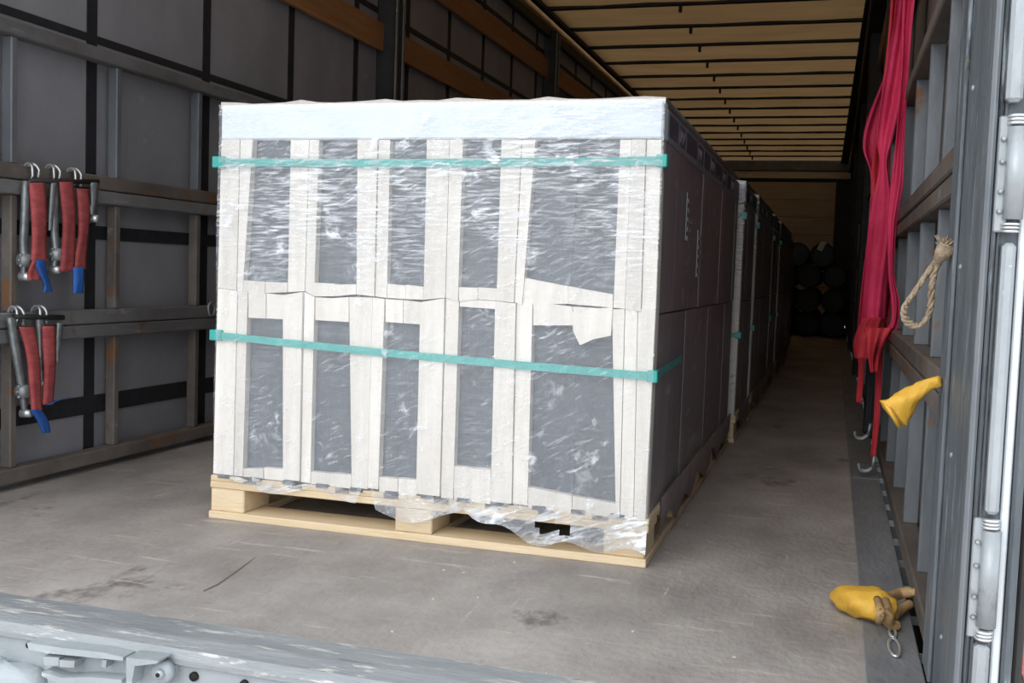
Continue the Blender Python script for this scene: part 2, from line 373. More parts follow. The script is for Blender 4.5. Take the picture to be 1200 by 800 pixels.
# wooden board sat on the sill edge
ls = P(35, 752, 1, 1.6); le = P(192, 778, 1, 1.6)
latch = empty('door_latch', (-1.27, 1.6, -.1), 'pale grey painted steel latch casting bolted to the rear sill face', 'latch')
def pq(pts, y): return [P(a, b, 1, y) for a, b in pts]
prism('back_plate', pq([(38, 752), (190, 768), (206, 780), (204, 792), (190, 803), (60, 800), (55, 770)], 1.6), 1, 1.592, 1.613, 'sill_face', latch)
prism('upper_flange', pq([(38, 750), (80, 756), (125, 761), (150, 767), (150, 771), (122, 768), (60, 762), (40, 758)], 1.58), 1, 1.566, 1.6, 'sill_face', latch)
prism('lower_flange', pq([(57, 783), (80, 790), (112, 789), (150, 792), (150, 797), (120, 796), (75, 796), (57, 788)], 1.58), 1, 1.562, 1.6, 'sill_face', latch)
prism('lug', pq([(53, 768), (71, 769), (71, 779), (54, 778)], 1.575), 1, 1.57, 1.6, 'sill_face', latch)
prism('lug', pq([(74, 771), (92, 772), (91, 780), (74, 779)], 1.575), 1, 1.565, 1.6, 'galv', latch)
prism('lug', pq([(122, 772), (127, 772), (126, 781), (121, 780)], 1.575), 1, 1.57, 1.6, 'galv', latch)
prism('arm', pq([(152, 768), (190, 772), (188, 775), (162, 778), (158, 800), (152, 800)], 1.57), 1, 1.56, 1.6, 'sill_face', latch)
c = P(193, 786, 1, 1.59)
e = tube('eye', [(c.x, 1.578, c.z), (c.x, 1.594, c.z)], [.019, .021], 'sill_face', latch, 18)
tube('pin', [(c.x, 1.570, c.z), (c.x, 1.58, c.z)], .009, 'galv', e, 12)
tube('pin_hole', [(c.x, 1.568, c.z), (c.x, 1.5705, c.z)], .004, 'black', e, 10)
# lumpy bumper block left of the latch
vs = []; fs = []; nu, nv = 18, 12
cc = P(14, 796, 1, 1.585)
rnd = random.Random(4)
for j in range(nv):
    ph = math.pi * j / (nv - 1)
    for i in range(nu):
        th = 2 * math.pi * i / nu
        d = Vector((math.cos(th) * math.sin(ph), math.sin(th) * math.sin(ph), math.cos(ph)))
        d = Vector([math.copysign(abs(q) ** .55, q) for q in d])
        k = 1 + .05 * rnd.uniform(-1, 1)
        vs.append((cc.x - .035 + d.x * .105 * k, 1.600 + d.y * .035 * k, cc.z - .035 + d.z * .062 * k))
for j in range(nv - 1):
    for i in range(nu): fs.append([j * nu + i, j * nu + (i + 1) % nu, (j + 1) * nu + (i + 1) % nu, (j + 1) * nu + i])
tag(meshobj('bumper_block', vs, fs, 'sill_face', None, True), 'rough worn grey bumper block on the sill face beside the latch', 'bumper')

rp = struct(box('trim_2', (.200, 1.64, -.34), (.262, 2.06, 2.72), 'rear_post', None, .004))
box('inner_lip', (.192, 1.95, 0), (.2, 2.06, 2.6), 'rear_post', rp, .003)
box('ridge', (.196, 1.622, -.3), (.206, 1.645, 2.7), 'post_light', rp, .004)
box('ridge', (.208, 1.628, -.3), (.214, 1.645, 2.7), 'rear_post', rp, .003)
box('ridge', (.216, 1.632, -.3), (.220, 1.645, 2.7), 'post_light', rp, .002)
for yy, zz in ((1.86, .42), (1.88, 1.02), (1.84, .12), (1.9, .73), (1.80, 1.3)):
    tube('rivet', [(.2005, yy, zz), (.1965, yy, zz)], [.006, .004], 'galv', rp, 8)
# hinges
for (z0, z1) in (((.787, .925), (.205, .355), (1.40, 1.54), (1.95, 2.09))):
    hg = tube('door_hinge', [(.233, 1.622, z0 + .006), (.233, 1.622, z1 - .004)], .0135, 'galv', rp, 14)
    box('hinge_leaf', (.209, 1.624, z0 - .012), (.226, 1.638, z1 + .012), 'galv', hg, .002)
    for t in (.12, .32, .62, .85):
        zb = z0 + (z1 - z0) * t
        tube('bolt', [(.2155, 1.625, zb), (.2155, 1.617, zb)], [.0042, .003], 'zinc', hg, 8)
    for zc in (z0 - .006, z1 + .006):
        for dz in (-.005, 0, .005): tube('washer', [(.231, 1.622, zc + dz - .0016), (.231, 1.622, zc + dz + .0016)], .0125, 'chrome', hg, 12)
# rounded cover rods between the hinges
for i, (z0, z1, x0, x1) in enumerate(((.955, 1.385, .214, .236), (.375, .76, .222, .240), (-.3, .185, .219, .240), (1.555, 1.935, .214, .236))):
    c = box('cover_rod', (x0, 1.614, z0), (x1, 1.64, z1), 'galv', rp, .005)
dr = struct(box('door_1', (.262, 1.66, -.30), (.286, 2.95, 2.62), 'rear_post', None, .004))
box('door_edge', (.2445, 1.632, -.30), (.256, 1.662, 2.62), 'white_strip', dr, .002)
box('door_seal', (.258, 1.626, -.30), (.272, 1.672, 2.62), 'rear_post', dr, .004)
box('door_seal', (.274, 1.634, -.30), (.287, 1.672, 2.62), 'steel_dark', dr, .004)

# ------------------------------------------------------------------ pallet loads
YF = 2.483
def q3(pts, y=YF): return [P(a, b, 1, y) for a, b in pts]
def lx(top, bot, yt, yb, y): return top + (bot - top) * (y - yt) / (yb - yt)
def seam(x): return 340 + (x - 256) * 23 / 512.0 + 2.2 * math.sin(x * .31) + 1.6 * math.sin(x * .117 + 1)
def basel(x): return 554 + (x - 250) * 56 / 507.0
T1 = (163, 345); T2 = (345, 585)
# vertical divisions given as (x at the top of the tier, x at its bottom), tier by tier; 'w' marks a dark window with its own top and bottom
TIER1 = [((261, 256.5), (283, 279)), ((283, 279), (298, 286)), ('w', (298, 286), (341, 337.5), 163, 163, 329, 331),
         ((341, 337.5), (363, 358)), ((363, 358), (375, 369)), ('w', (375, 369), (420, 419), 163, 163, 332, 333),
         ((420, 419), (444, 440)), ((444, 440), (458, 454)), ('w', (458, 454), (501, 497), 163, 163, 333, 336),
         ((501, 497), (528, 523)), ((528, 523), (544, 538)), ('w', (544, 538), (589, 583), 163, 163, 336, 338),
         ((589, 583), (613, 604)), ((613, 604), (629, 613)), ('w', (629, 613), (727, 719), 163, 163, 326, 345),
         ((727, 719), (741, 733)), ((741, 733), (758, 752)), ((758, 752), (776, 769))]
TIER2 = [((256.5, 251), (280, 275)), ((280, 275), (292, 286)), ('w', (292, 286), (333.5, 333.5), 372, 374, 548, 549),
         ((333.5, 333.5), (357, 353)), ((357, 353), (369.6, 364.5)), ('w', (369.6, 364.5), (410, 413), 375, 377, 553, 556),
         ((410, 413), (438, 432)), ((438, 432), (452.5, 445)), ('w', (452.5, 445), (494, 489), 377, 380, 559, 562),
         ((494, 489), (523, 517)), ((523, 517), (539, 532)), ('w', (539, 532), (581.6, 576), 359, 362, 546, 550),
         ((581.6, 576), (606, 601)), ((606, 601), (625, 619)), ('w', (625, 619), (717.6, 722), 381, 381, 571, 590),
         ((717.6, 722), (733, 727)), ((733, 727), (748, 743)), ((748, 743), (769, 757))]
FRONT = []          # (name, mesh) pairs shared by every load
def fpiece(name, pts, mat, y0, y1):
    o = prism(name, q3(pts), 1, y0, y1, mat)
    FRONT.append((name, o.data)); bpy.data.objects.remove(o)
rnd = random.Random(11)
for ti, tier in enumerate((TIER1, TIER2)):
    yt, yb = (T1, T2)[ti]
    top = (lambda x: 164) if ti == 0 else (lambda x: seam(x) + .3)
    bot = (lambda x: seam(x) - .3) if ti == 0 else (lambda x: basel(x))
    for d in tier:
        if d[0] != 'w':
            (a, b), (c, e) = d
            j = rnd.uniform(-2, 2) if ti == 0 else 0
            j2 = 0 if ti == 0 else rnd.uniform(-4, 0)
            t = rnd.uniform(0, .009)
            fpiece('white_board', [(a + .4, top(a)), (c - .4, top(c)), (e - .4, bot(e) + j2), (b + .4, bot(b) + j2)], 'white_board', YF - .002 - t, YF + .05)
        else:
            _, (a, b), (c, e), wt0, wt1, wb0, wb1 = d
            mid = 1 if c - a < 70 else 2
            # slabs behind the opening
            for k in range(mid):
                f0, f1 = k / mid, (k + 1) / mid
                fpiece('grey_slab', [(a + (c - a) * f0 + .3, wt0 - 4), (a + (c - a) * f1 - .3, wt0 - 4), (b + (e - b) * f1 - .3, wb1 + 3), (b + (e - b) * f0 + .3, wb1 + 3)], 'slate', YF + .014 + rnd.uniform(0, .006), YF + .05)
            for k in range(2):
                f0, f1 = k / 2, (k + 1) / 2
                w0 = wb0 + (wb1 - wb0) * f0; w1 = wb0 + (wb1 - wb0) * f1
                u0, u1 = b + (e - b) * f0, b + (e - b) * f1
                t = rnd.uniform(0, .006)
                fpiece('end_block', [(u0 + .3, w0 + rnd.uniform(-1, 1)), (u1 - .3, w1), (u1 - .3, bot(u1)), (u0 + .3, bot(u0))], 'white_board', YF - .001 - t, YF + .05)
                if ti == 1:
                    v0, v1 = a + (c - a) * f0, a + (c - a) * f1
                    s0, s1 = wt0 + (wt1 - wt0) * f0, wt0 + (wt1 - wt0) * f1
                    fpiece('end_block', [(v0 + .3, top(v0)), (v1 - .3, top(v1)), (v1 - .3, s1), (v0 + .3, s0)], 'white_board', YF - .001 - t, YF + .05)
fpiece('torn_sheet', [(671, 366), (700, 361), (719, 360), (717, 393), (697, 397), (681, 404), (673, 388)], 'white_board', YF - .012, YF - .006)
XA, XB = -1.583, -.400
def load(y0, depth, dx, label, group=None, first=False):
    """strapped and film-wrapped load of upright boards on a wooden pallet"""
    dy = y0 - YF
    y1 = y0 + depth
    r = empty('wrapped_pallet', ((XA + XB) / 2 + dx, y0 + depth / 2, 0), label, 'pallet', group)
    xa, xb = XA + dx, XB + dx
    # wooden base
    n = max(2, round(depth / .55) + 1)
    for i in range(3):
        x0 = (xa - .012, -1.052 + dx, xb - .105)[i]
        box('runner', (x0, y0 - .008, 0), (x0 + .108, y1, .02), 'pallet_wood', r, .002)
        for k in range(n):
            ya = y0 - .004 + (depth - .135) * k / (n - 1)
            box('block', (x0 + .002, ya, .02), (x0 + .104, ya + .135, .083), 'pallet_wood', r, .003)
    box('front_runner', (xa - .012, y0 - .012, .0), (xb + .004, y0 + .10, .0205), 'pallet_wood', r, .002)
    for k in range(n):
        ya = y0 - .006 + (depth - .125) * k / (n - 1)
        box('stringer', (xa - .012, ya, .083), (xb + .006, ya + .125, .101), 'pallet_wood', r, .002)
    nd = 9
    for k in range(nd):
        x0 = xa - .012 + (xb - xa - .08) * k / (nd - 1)
        box('deck_board', (x0, y0 - .004, .101), (x0 + .098, y1, .117), 'pallet_wood', r, .002)
    for k in range(12):
        x0 = xa + .012 + k * .0985
        box('notch_shade', (x0, y0 - .0075, .1125), (x0 + .034, y0 + .02, .1225), 'slate', r)  # dark boxes standing in for the shaded gaps beneath the boards
    # core, front boards
    box('load_core', (xa + .02, y0 + .045, .118), (xb - .018, y1 - .03, 1.085), 'core', r)
    for nm, me in FRONT:
        if nm == 'torn_sheet' and not first: continue
        o = bpy.data.objects.new(nm, me); o.location = (dx, dy, 0); fin(o, r)
    cap = box('foam_cap', (xa + .004, y0 - .006, 1.019), (xb - .002, y0 + .06, 1.112), 'foam', r, .004)
    # side panels, upper and lower tier
    cuts = [0, .23]
    while cuts[-1] < depth - .32: cuts.append(cuts[-1] + rnd.choice((.27, .31, .29)))
    cuts.append(depth)
    for sx in (0, 1):
        for i in range(len(cuts) - 1):
            for z0, z1 in ((.118, .603), (.607, 1.02)):
                t = rnd.uniform(0, .004)
                a, b = (xa + .002 + t, xa + .03) if sx == 0 else (xb - .03, xb - .001 - t)
                box('side_panel', (a, y0 + .051 + cuts[i] * (depth - .05) / depth, z0), (b, y0 + .049 + cuts[i + 1] * (depth - .05) / depth, z1), 'side_board', r, .002)
        a, b = (xa + .001, xa + .03) if sx == 0 else (xb - .03, xb)
        sl = box('printed_sleeve', (a, y0 + .06, 1.021), (b, y1, 1.098), 'band_print', r, .002)
        yy = y0 + .075; k = 0
        while yy < y1 - .25:
            w = (.15, .10, .22, .12)[k % 4]
            box('print_block', (b - .002, yy, 1.034), (b + .0012, yy + w, 1.086), 'navy', sl)
            if k % 2 == 1:
                for q in range(4): box('print_stroke', (b, yy + .012 + q * .022, 1.046 + .012 * (q % 2)), (b + .002, yy + .022 + q * .022, 1.074), 'ink_light', sl)
            yy += w + .03; k += 1
    if first:
        for (ya, yb, za, zb) in ((2.93, 3.10, .80, .93), (3.20, 3.36, .70, .84)):
            fr = box('print_mark', (xb - .001, ya, za), (xb + .0012, ya + .012, zb), 'ink_light', r)
            for q in range(5):
                zq = za + (zb - za) * q / 5
                box('print_stroke', (xb - .001, ya + .03, zq), (xb + .0012, ya + .03 + (yb - ya) * (.3 + .5 * ((q * 7) % 3) / 3), zq + .012), 'ink_light', fr)
    # top: crumpled white sheet
    vs = []; fs = []; nx, ny = 26, 12
    for j in range(ny):
        for i in range(nx):
            z = 1.112 + rnd.uniform(0, .004) + .005 * max(0, math.sin(i * 1.35 + 1)) * (1 if j < 2 else .5)
            vs.append((xa + .002 + (xb - xa) * i / (nx - 1), y0 - .004 + (depth) * j / (ny - 1), z))
    o = nx * ny
    for i in range(nx): vs.append((vs[i][0], y0 - .006, 1.100))
    for j in range(ny - 1):
        for i in range(nx - 1):
            a = j * nx + i; fs.append([a, a + 1, a + nx + 1, a + nx])
    for i in range(nx - 1): fs.append([i, i + 1, o + i + 1, o + i])
    meshobj('top_sheet', vs, fs, 'paper', r, True)
    # brown skirt of wrapping hanging over the side of the base
    vs = []; fs = []; n_ = 26
    for sx in (0, 1):
        for i in range(n_):
            yy = y0 + .16 + (depth - .17) * i / (n_ - 1)
            zl = .040 + .022 * math.sin(i * 1.3) + (.03 if i % 7 in (2, 3) else 0)
            for z in (zl, .09, .135): vs.append((xb + .0075 + sx * .002 + .002 * math.sin(i * 2.1 + z * 40), yy, z))
    o = n_ * 3
    for i in range(n_ - 1):
        for q in range(2):
            a = i * 3 + q; fs.append([a, a + 1, a + 4, a + 3]); fs.append([o + a, o + a + 3, o + a + 4, o + a + 1])
        fs.append([i * 3, i * 3 + 3, o + i * 3 + 3, o + i * 3]); fs.append([i * 3 + 2, o + i * 3 + 2, o + i * 3 + 5, i * 3 + 5])
    meshobj('wrapping_skirt', vs, fs, 'side_board', r, True)
    # strapping
    def strap(zl, zr, zb, sag, h, vis):
        rows = []
        n_ = 16
        pts = []
        for i in range(n_ + 1):
            t = i / n_
            pts.append((xa - .006 + (xb - xa + .014) * t, y0 - .0165, zl + (zr - zl) * t - sag * math.sin(math.pi * t)))
        pts.append((xb + .005, y0 - .004, zr)); pts.append((xb + .005, y0 + vis, zr + (.01 if vis > .1 else 0))); pts.append((xb - .012, y0 + vis + .10, zr))
        pts.append((xb - .012, y1 + .01, zb)); pts.append((xa - .010, y1 + .01, zb)); pts.append((xa - .010, y0 - .004, zl))
        vs = []; fs = []
        m_ = len(pts)
        for i, p in enumerate(pts):
            for dz in (-h / 2, h / 2): vs.append((p[0], p[1], p[2] + dz))
        cx, cy = (xa + xb) / 2, (y0 + y1) / 2
        for i, p in enumerate(pts):
            for dz in (-h / 2, h / 2):
                vs.append((p[0] + (.0022 if p[0] < cx else -.0022) * (1 if i > n_ else 0), p[1] + (.0022 if p[1] < cy else -.0022), p[2] + dz))
        o = 2 * m_
        for i in range(m_):
            j = (i + 1) % m_
            a, b, c, d = 2 * i, 2 * i + 1, 2 * j + 1, 2 * j
            fs += [[a, b, c, d], [o + a, o + d, o + c, o + b], [a, d, o + d, o + a], [b, o + b, o + c, c]]
        s = meshobj('strap', vs, fs, 'strap_teal', r)
        box('strap_clip', (xb - .012, y0 - .020, zr - h * .75), (xb + .0135, y0 + .012, zr + h * .75), 'strap_teal', s, .002)
        box('strap_clip', (xa - .0135, y0 - .020, zl - h * .75), (xa + .022, y0 + .012, zl + h * .75), 'strap_teal', s, .002)
    strap(.959, .966, .95, .004, .020, .03)
    strap(.499, .461, .46, .004, .019, .45 if first else .03)
    # clear stretch film: front with ragged lower hem, right and left sides
    vs = []; fs = []; nx, nz = 90, 70
    def hem(u):
        z = .118 - .018 * math.sin(u * 9) * (u > .06)
        if .05 < u < .36: z = .098 + .012 * math.sin(u * 31)
        if .40 < u < .60: z = .070 + .02 * math.sin(u * 23)
        if u > .60: z = .105 - .07 * min(1, (u - .60) / .14) + .012 * math.sin(u * 47)
        return z
    for j in range(nz):
        t = j / (nz - 1)
        for i in range(nx):
            u = i / (nx - 1); h0 = hem(u)
            z = h0 + (1.108 - h0) * t
            w = .0022 * math.sin(z * 260 + 3 * math.sin(u * 7)) * (.4 + .6 * (z > .62)) + .003 * math.sin(u * 25 + z * 14) + rnd.uniform(-.001, .001)
            if z < .115: w += .004 - .02 * (.115 - z) / .1 * math.sin(u * 40)
            vs.append((xa + .007 + (xb - xa - .003) * u, y0 - .0225 + w * .8, z))
    for j in range(nz - 1):
        for i in range(nx - 1):
            u = i / (nx - 1); z = vs[j * nx + i][2]
            if z < .085 and .76 < u < .84 and z > .055: continue
            a = j * nx + i; fs.append([a, a + 1, a + nx + 1, a + nx])
    up_ = [f for f in fs if min(vs[q][2] for q in f) >= .112]; lo_ = [f for f in fs if min(vs[q][2] for q in f) < .112]
    fo = meshobj('stretch_film', vs, up_, FILM_T, r, True)
    if first: meshobj('film_hem', vs, lo_, FILM_H, fo, True)
    for x_, s in ((xb + .0075, 1), (xa + .004, -1)):
        vs = []; fs = []; nx, nz = 40, 24
        for j in range(nz):
            for i in range(nx):
                z = .09 + 1.015 * j / (nz - 1) + (.02 * math.sin(i * .9) if j == 0 else 0)
                vs.append((x_ + s * (.0025 * math.sin(z * 30 + i * .8) - .001), y0 + .0 + (depth) * i / (nx - 1), z))
        for j in range(nz - 1):
            for i in range(nx - 1):
                a = j * nx + i; fs.append([a, a + 1, a + nx + 1, a + nx])
        meshobj('stretch_film', vs, fs, FILM_S, r, True)
    return r
load(YF, 2.02, 0, 'film-wrapped load of white boards and grey slabs nearest the open rear sill', None, True)
gl = 'wrapped pallet loads in a row behind the front one'
load(4.57, .70, .020, 'wrapped pallet load standing directly behind the front wrapped load', gl)
load(5.335, 1.44, .022, 'long wrapped pallet load, second behind the front wrapped load', gl)
load(6.84, .74, .018, 'short wrapped pallet load, third behind the front wrapped load', gl)
load(7.65, 1.95, .022, 'long wrapped pallet load, fourth behind the front wrapped load', gl)
load(9.75, 1.95, -.03, 'wrapped pallet load at the far end of the row near the black tubes', gl)

# ------------------------------------------------------------------ ratchet straps on the left side boards
def lp(x, y, off=0.0): return P(x, y, 0, -2.262 + off)
def ratchet(label, hook, bar, web, tail, side=None, web2=None, group='ratchet straps hung on the left side boards', wheel=True):
    b = lp(*bar[-1]); r = empty('ratchet_strap', b, label, 'ratchet strap', group)
    # hook: wire claw over the rail
    h = lp(*hook)
    for s in (-.012, .016):
        pts = [(-2.262, h.y + s, h.z - .055), (-2.258, h.y + s * .9, h.z - .02), (-2.270, h.y + s * .6, h.z - .003), (-2.286, h.y + s * .5, h.z - .004), (-2.296, h.y + s * .4, h.z - .018)]
        tube('hook', smoothpts(pts, 4), .0042, 'chrome', r, 7)
    # ratchet handle: two steel cheeks with teeth wheel and bolt
    pts = [lp(*q) for q in bar]
    wv = Vector((0, .012, 0))
    ribbon('handle', [(q - wv * (1 if i < len(pts) - 1 else .7), q + wv * (1 if i < len(pts) - 1 else .7)) for i, q in enumerate(pts)], .012, 'zinc', r, 4, .001, (1, 0, 0), k=3)
    q = pts[int(len(pts) * .6)]
    if not wheel: q = q + Vector((-.012, 0, 0))
    hub = tube('ratchet_wheel', [(q.x - .008, q.y - .006, q.z), (q.x + .020, q.y - .006, q.z)], [.021, .019], 'zinc', r, 12)
    for k in range(8):
        an = k * math.pi / 4
        tube('tooth', [(q.x + .004, q.y - .006 + .017 * math.cos(an), q.z + .017 * math.sin(an)), (q.x + .004, q.y - .006 + .026 * math.cos(an), q.z + .026 * math.sin(an))], [.006, .003], 'zinc', hub, 5)
    e = pts[-1]
    tube('axle_bolt', [(e.x - .01, e.y, e.z), (e.x + .022, e.y, e.z)], [.014, .011], 'chrome', r, 12)
    for n_, (rows, mat) in enumerate(((web, 'red_web'), (web2, 'red_web'), (tail, 'blue_web'))):
        if not rows: continue
        rr = [(lp(a, y_, .022 + .004 * n_), lp(c, y_, .022 + .004 * n_)) for a, c, y_ in rows]
        ribbon('tail' if mat == 'blue_web' else 'webbing', rr, .008 if mat == 'red_web' else .004, mat, r, 5, .0025, (1, 0, 0), seed=n_)
    if side:
        rr = [(lp(a, y_, .008), lp(c, y_, .008)) for a, c, y_ in side]
        ribbon('side_bar', rr, .006, 'zinc', r, 3, 0, (1, 0, 0))
    return r
def spreader(label, a, b):
    p, q = lp(*a, .004), lp(*b, .004)
    o = meshobj('strap_hanger', [], [], 'steel_dark')
    bpy.data.objects.remove(o)
    t = tube('strap_hanger', [(p.x, p.y, p.z), (q.x, q.y, q.z)], .008, 'steel_dark', None, 8)
    return tag(t, label, 'hanger bar')
ratchet('upper ratchet strap with narrow blue tail, farthest of three from the pallet', (40, 191), [(31, 212), (30, 245), (28, 280), (29, 305), (28, 324)],
        [(36, 52, 214), (37, 54, 240), (38, 55, 270), (38, 54, 292), (36, 55, 305)], [(40, 52, 304), (45, 56, 320), (52, 60, 334), (50, 61, 342)], web2=[(38, 48, 304), (33, 46, 318), (33, 45, 328)])
ratchet('ratchet strap with a grey handle and no blue tail, middle of the upper three', (65, 193), [(64, 210), (64, 240), (64, 272), (66, 298), (63, 316)],
        [(71, 85, 213), (73, 88, 240), (74, 89, 265), (73, 88, 290), (70, 86, 318)], None, side=[(60, 66, 214), (58, 63, 245), (57, 60, 270)])
ratchet('upper ratchet strap with wide blue tail, closest of three to the pallet', (90, 197), [(110, 214), (110, 225), (110, 236), (109, 246), (108, 256)],
        [(91, 103, 221), (92, 105, 245), (92, 104, 275), (88, 101, 300), (86, 100, 316)], [(87, 99, 313), (86, 99, 330), (86, 98, 344)], side=[(106, 116, 212), (107, 113, 235), (106, 110, 252)], wheel=False)
ratchet('lower ratchet strap with long scuffed handle and drooping blue tail', (22, 359), [(13, 372), (17, 400), (22, 430), (27, 458), (29, 484)],
        [(24, 40, 383), (31, 45, 410), (34, 48, 440), (37, 48, 472), (37, 49, 480)], [(36, 48, 480), (42, 56, 490), (47, 59, 500), (50, 58, 507)], web2=None)
ratchet('lower ratchet strap with a blue tail sticking out sideways', (49, 358), [(46, 370), (47, 385), (48, 400), (48, 425), (50, 450)],
        [(51, 64, 382), (51, 65, 410), (52, 65, 440), (50, 62, 474)], [(55, 58, 474), (64, 65, 470), (74, 75, 467), (84, 86, 465)], side=[(67, 74, 378), (66, 71, 400), (66, 68, 425)], wheel=False)
spreader('dark bar across the hooks of the upper three ratchet straps', (34, 212), (115, 213))
spreader('dark bar across the hooks of the lower two ratchet straps', (17, 371), (74, 372))

# ------------------------------------------------------------------ right side: hanging red webbing, rope, yellow pouches, hooks
rw = empty('hanging_webbing', (.14, 4.0, 0), 'bundle of crimson lashing webbing hanging from the roof rail on the right wall', 'webbing')
def rb(rows, y, th, mat, rip, seed, cols=15):
    rr = [(P(a, yy, 1, y), P(c, yy, 1, y)) for a, c, yy in rows]
    return ribbon('webbing_band', rr, th, mat, rw, cols, rip * 1.6, (0, -1, 0), seed)
XTOP = -170
rb([(1062, 1090, XTOP), (1050, 1070, 0), (1040, 1062, 70), (1032, 1056, 120), (1028, 1046, 165), (1031, 1040, 195), (1020, 1050, 250), (1013, 1040, 330), (1011, 1037, 372), (1018, 1034, 396)], 3.95, .006, 'pink_web', .010, 1)
rb([(1056, 1074, XTOP), (1050, 1064, 0), (1038, 1048, 80), (1016, 1036, 140), (1011, 1030, 175), (1020, 1036, 205), (1018, 1032, 260), (1008, 1022, 350), (1004, 1016, 400), (1001, 1014, 420)], 4.15, .006, 'pink_web', .012, 2)
rb([(1070, 1096, XTOP), (1058, 1072, 0), (1056, 1065, 80), (1050, 1060, 160), (1044, 1058, 215), (1040, 1051, 260), (1041, 1048, 320), (1044, 1054, 352), (1043, 1053, 378), (1030, 1046, 394), (1018, 1030, 400)], 3.85, .006, 'pink_web', .008, 3)
rb([(1052, 1066, XTOP), (1044, 1056, 0), (1032, 1048, 120), (1022, 1043, 190), (1022, 1044, 240), (1028, 1047, 300), (1030, 1046, 345), (1025, 1040, 385)], 4.05, .006, 'red_dark', .012, 4)
rb([(1012, 1038, 372), (1004, 1036, 388), (1000, 1034, 404), (1001, 1026, 420)], 3.9, .008, 'red_dark', .014, 5)
rb([(1014, 1046, 384), (1016, 1040, 394), (1016, 1034, 410), (1018, 1030, 424), (1020, 1028, 436)], 3.82, .008, 'red_dark', .010, 6)
rb([(1004, 1014, 405), (1006, 1013, 430), (1004, 1011, 455), (1003, 1009, 472)], 4.1, .004, 'red_dark', .004, 7, 5)
rb([(1027, 1036, 400), (1026, 1033, 450), (1023, 1030, 500), (1020, 1026, 536)], 3.98, .004, 'red_dark', .004, 8, 5)
rb([(1014, 1024, 405), (1016, 1024, 440), (1015, 1022, 480), (1011, 1017, 506)], 4.08, .004, 'webbing_dark', .004, 9, 5)
def clawhook(px, py, y, label):
    c = P(px, py, 1, y); r = empty('claw_hook', c, label, 'hook', 'claw hooks at the webbing ends')
    tube('shank', [(c.x + .012, y, c.z + .045), (c.x + .006, y, c.z)], .007, 'zinc', r, 7)
    for s in (-.012, .012):
        tube('claw', smoothpts([(c.x + .006, y + s, c.z + .004), (c.x - .012, y + s, c.z - .012), (c.x - .034, y + s * 1.2, c.z - .010), (c.x - .042, y + s * 1.2, c.z + .010)], 4), .0055, 'zinc', r, 7)
clawhook(1015, 510, 4.08, 'dark steel claw hook dangling from black webbing end above the floor')
clawhook(1020, 548, 3.98, 'steel claw hook at a red webbing end touching the floor channel')

# rope loop
def pr(x, y, Y=2.0): return P(x, y, 1, Y)
rope = empty('rope_loop', pr(1108, 290), 'frayed hemp rope loop hanging from the rear post', 'rope')
core = smoothpts([pr(1112, 288, 1.97), pr(1100, 302), pr(1088, 318), pr(1072, 342), pr(1061, 358), pr(1060, 370), pr(1066, 379), pr(1077, 381), pr(1087, 371), pr(1091, 356), pr(1092, 335), pr(1096, 316), pr(1106, 300), pr(1113, 292, 1.97)], 7)
for ph in (0, 2.1, 4.2):
    pts = []
    for i, p in enumerate(core):
        a = i * .55 + ph; pts.append(p + Vector((math.cos(a) * .0034, math.sin(a) * .0034, math.sin(a + 1) * .0030)))
    tube('strand', pts, .0036, 'rope', rope, 6)
tube('whipping', [pr(1112, 286, 1.97), pr(1104, 298, 1.985), pr(1098, 306, 1.99)], [.017, .014, .008], 'rope', rope, 10)
for k in range(14):
    a = rnd.uniform(-1, 1); b = rnd.uniform(-.5, 1)
    s = pr(1108 + rnd.uniform(-5, 5), 290, 1.97)
    tube('frayed_end', [s, s + Vector((a * .010, rnd.uniform(-.006, .006), .008 + b * .004)), s + Vector((a * .018, rnd.uniform(-.01, .004), .012 + b * .010))], [.002, .0016, .0008], 'rope', rope, 4)

def pouch(name, label, spine, widths, thick, mat_main, upv, seed, neck=None):
    """wrinkled leather pouch lofted along a spine; flattened section"""
    r = empty(name, spine[-1], label, 'pouch')
    rn = random.Random(seed)
    S = smoothpts(spine, 5); n = len(S); seg_ = 20; vs = []; fs = []
    def interp(arr, t):
        u = t * (len(arr) - 1); i = min(int(u), len(arr) - 2); return arr[i] + (arr[i + 1] - arr[i]) * (u - i)
    up = Vector(upv).normalized()
    for i, p in enumerate(S):
        t = i / (n - 1)
        d = (S[min(i + 1, n - 1)] - S[max(i - 1, 0)]).normalized()
        sd_ = d.cross(up).normalized(); uu = sd_.cross(d).normalized()
        w = interp(widths, t); h = interp(thick, t)
        for k in range(seg_):
            a = 2 * math.pi * k / seg_
            wr_ = 1 + .10 * math.sin(3 * a + t * 9 + seed) + .06 * math.sin(7 * a - t * 21) + rn.uniform(-.03, .03)
            vs.append(p + sd_ * w * math.cos(a) * wr_ + uu * h * math.sin(a) * wr_)
    for i in range(n - 1):
        for k in range(seg_):
            fs.append([i * seg_ + k, i * seg_ + (k + 1) % seg_, (i + 1) * seg_ + (k + 1) % seg_, (i + 1) * seg_ + k])
    fs.append(list(range(seg_))); fs.append(list(range((n - 1) * seg_, n * seg_)))
    meshobj('pouch_body', vs, fs, mat_main, r, True)
    return r
po = pouch('leather_pouch', 'yellow leather pouch sticking out from the side boards below the rope loop', [pr(1102, 446, 1.99), pr(1088, 450), pr(1074, 460), pr(1060, 471), pr(1046, 485, 1.99)],
      [.0095, .0105, .0145, .022, .030], [.007, .011, .016, .020, .018], 'yellow', (0, 1, .2), 1)
tube('hem', [pr(1037, 471, 1.985), pr(1044, 483, 1.968), pr(1054, 500, 1.985)], [.004, .004, .004], 'yellow', po, 6)
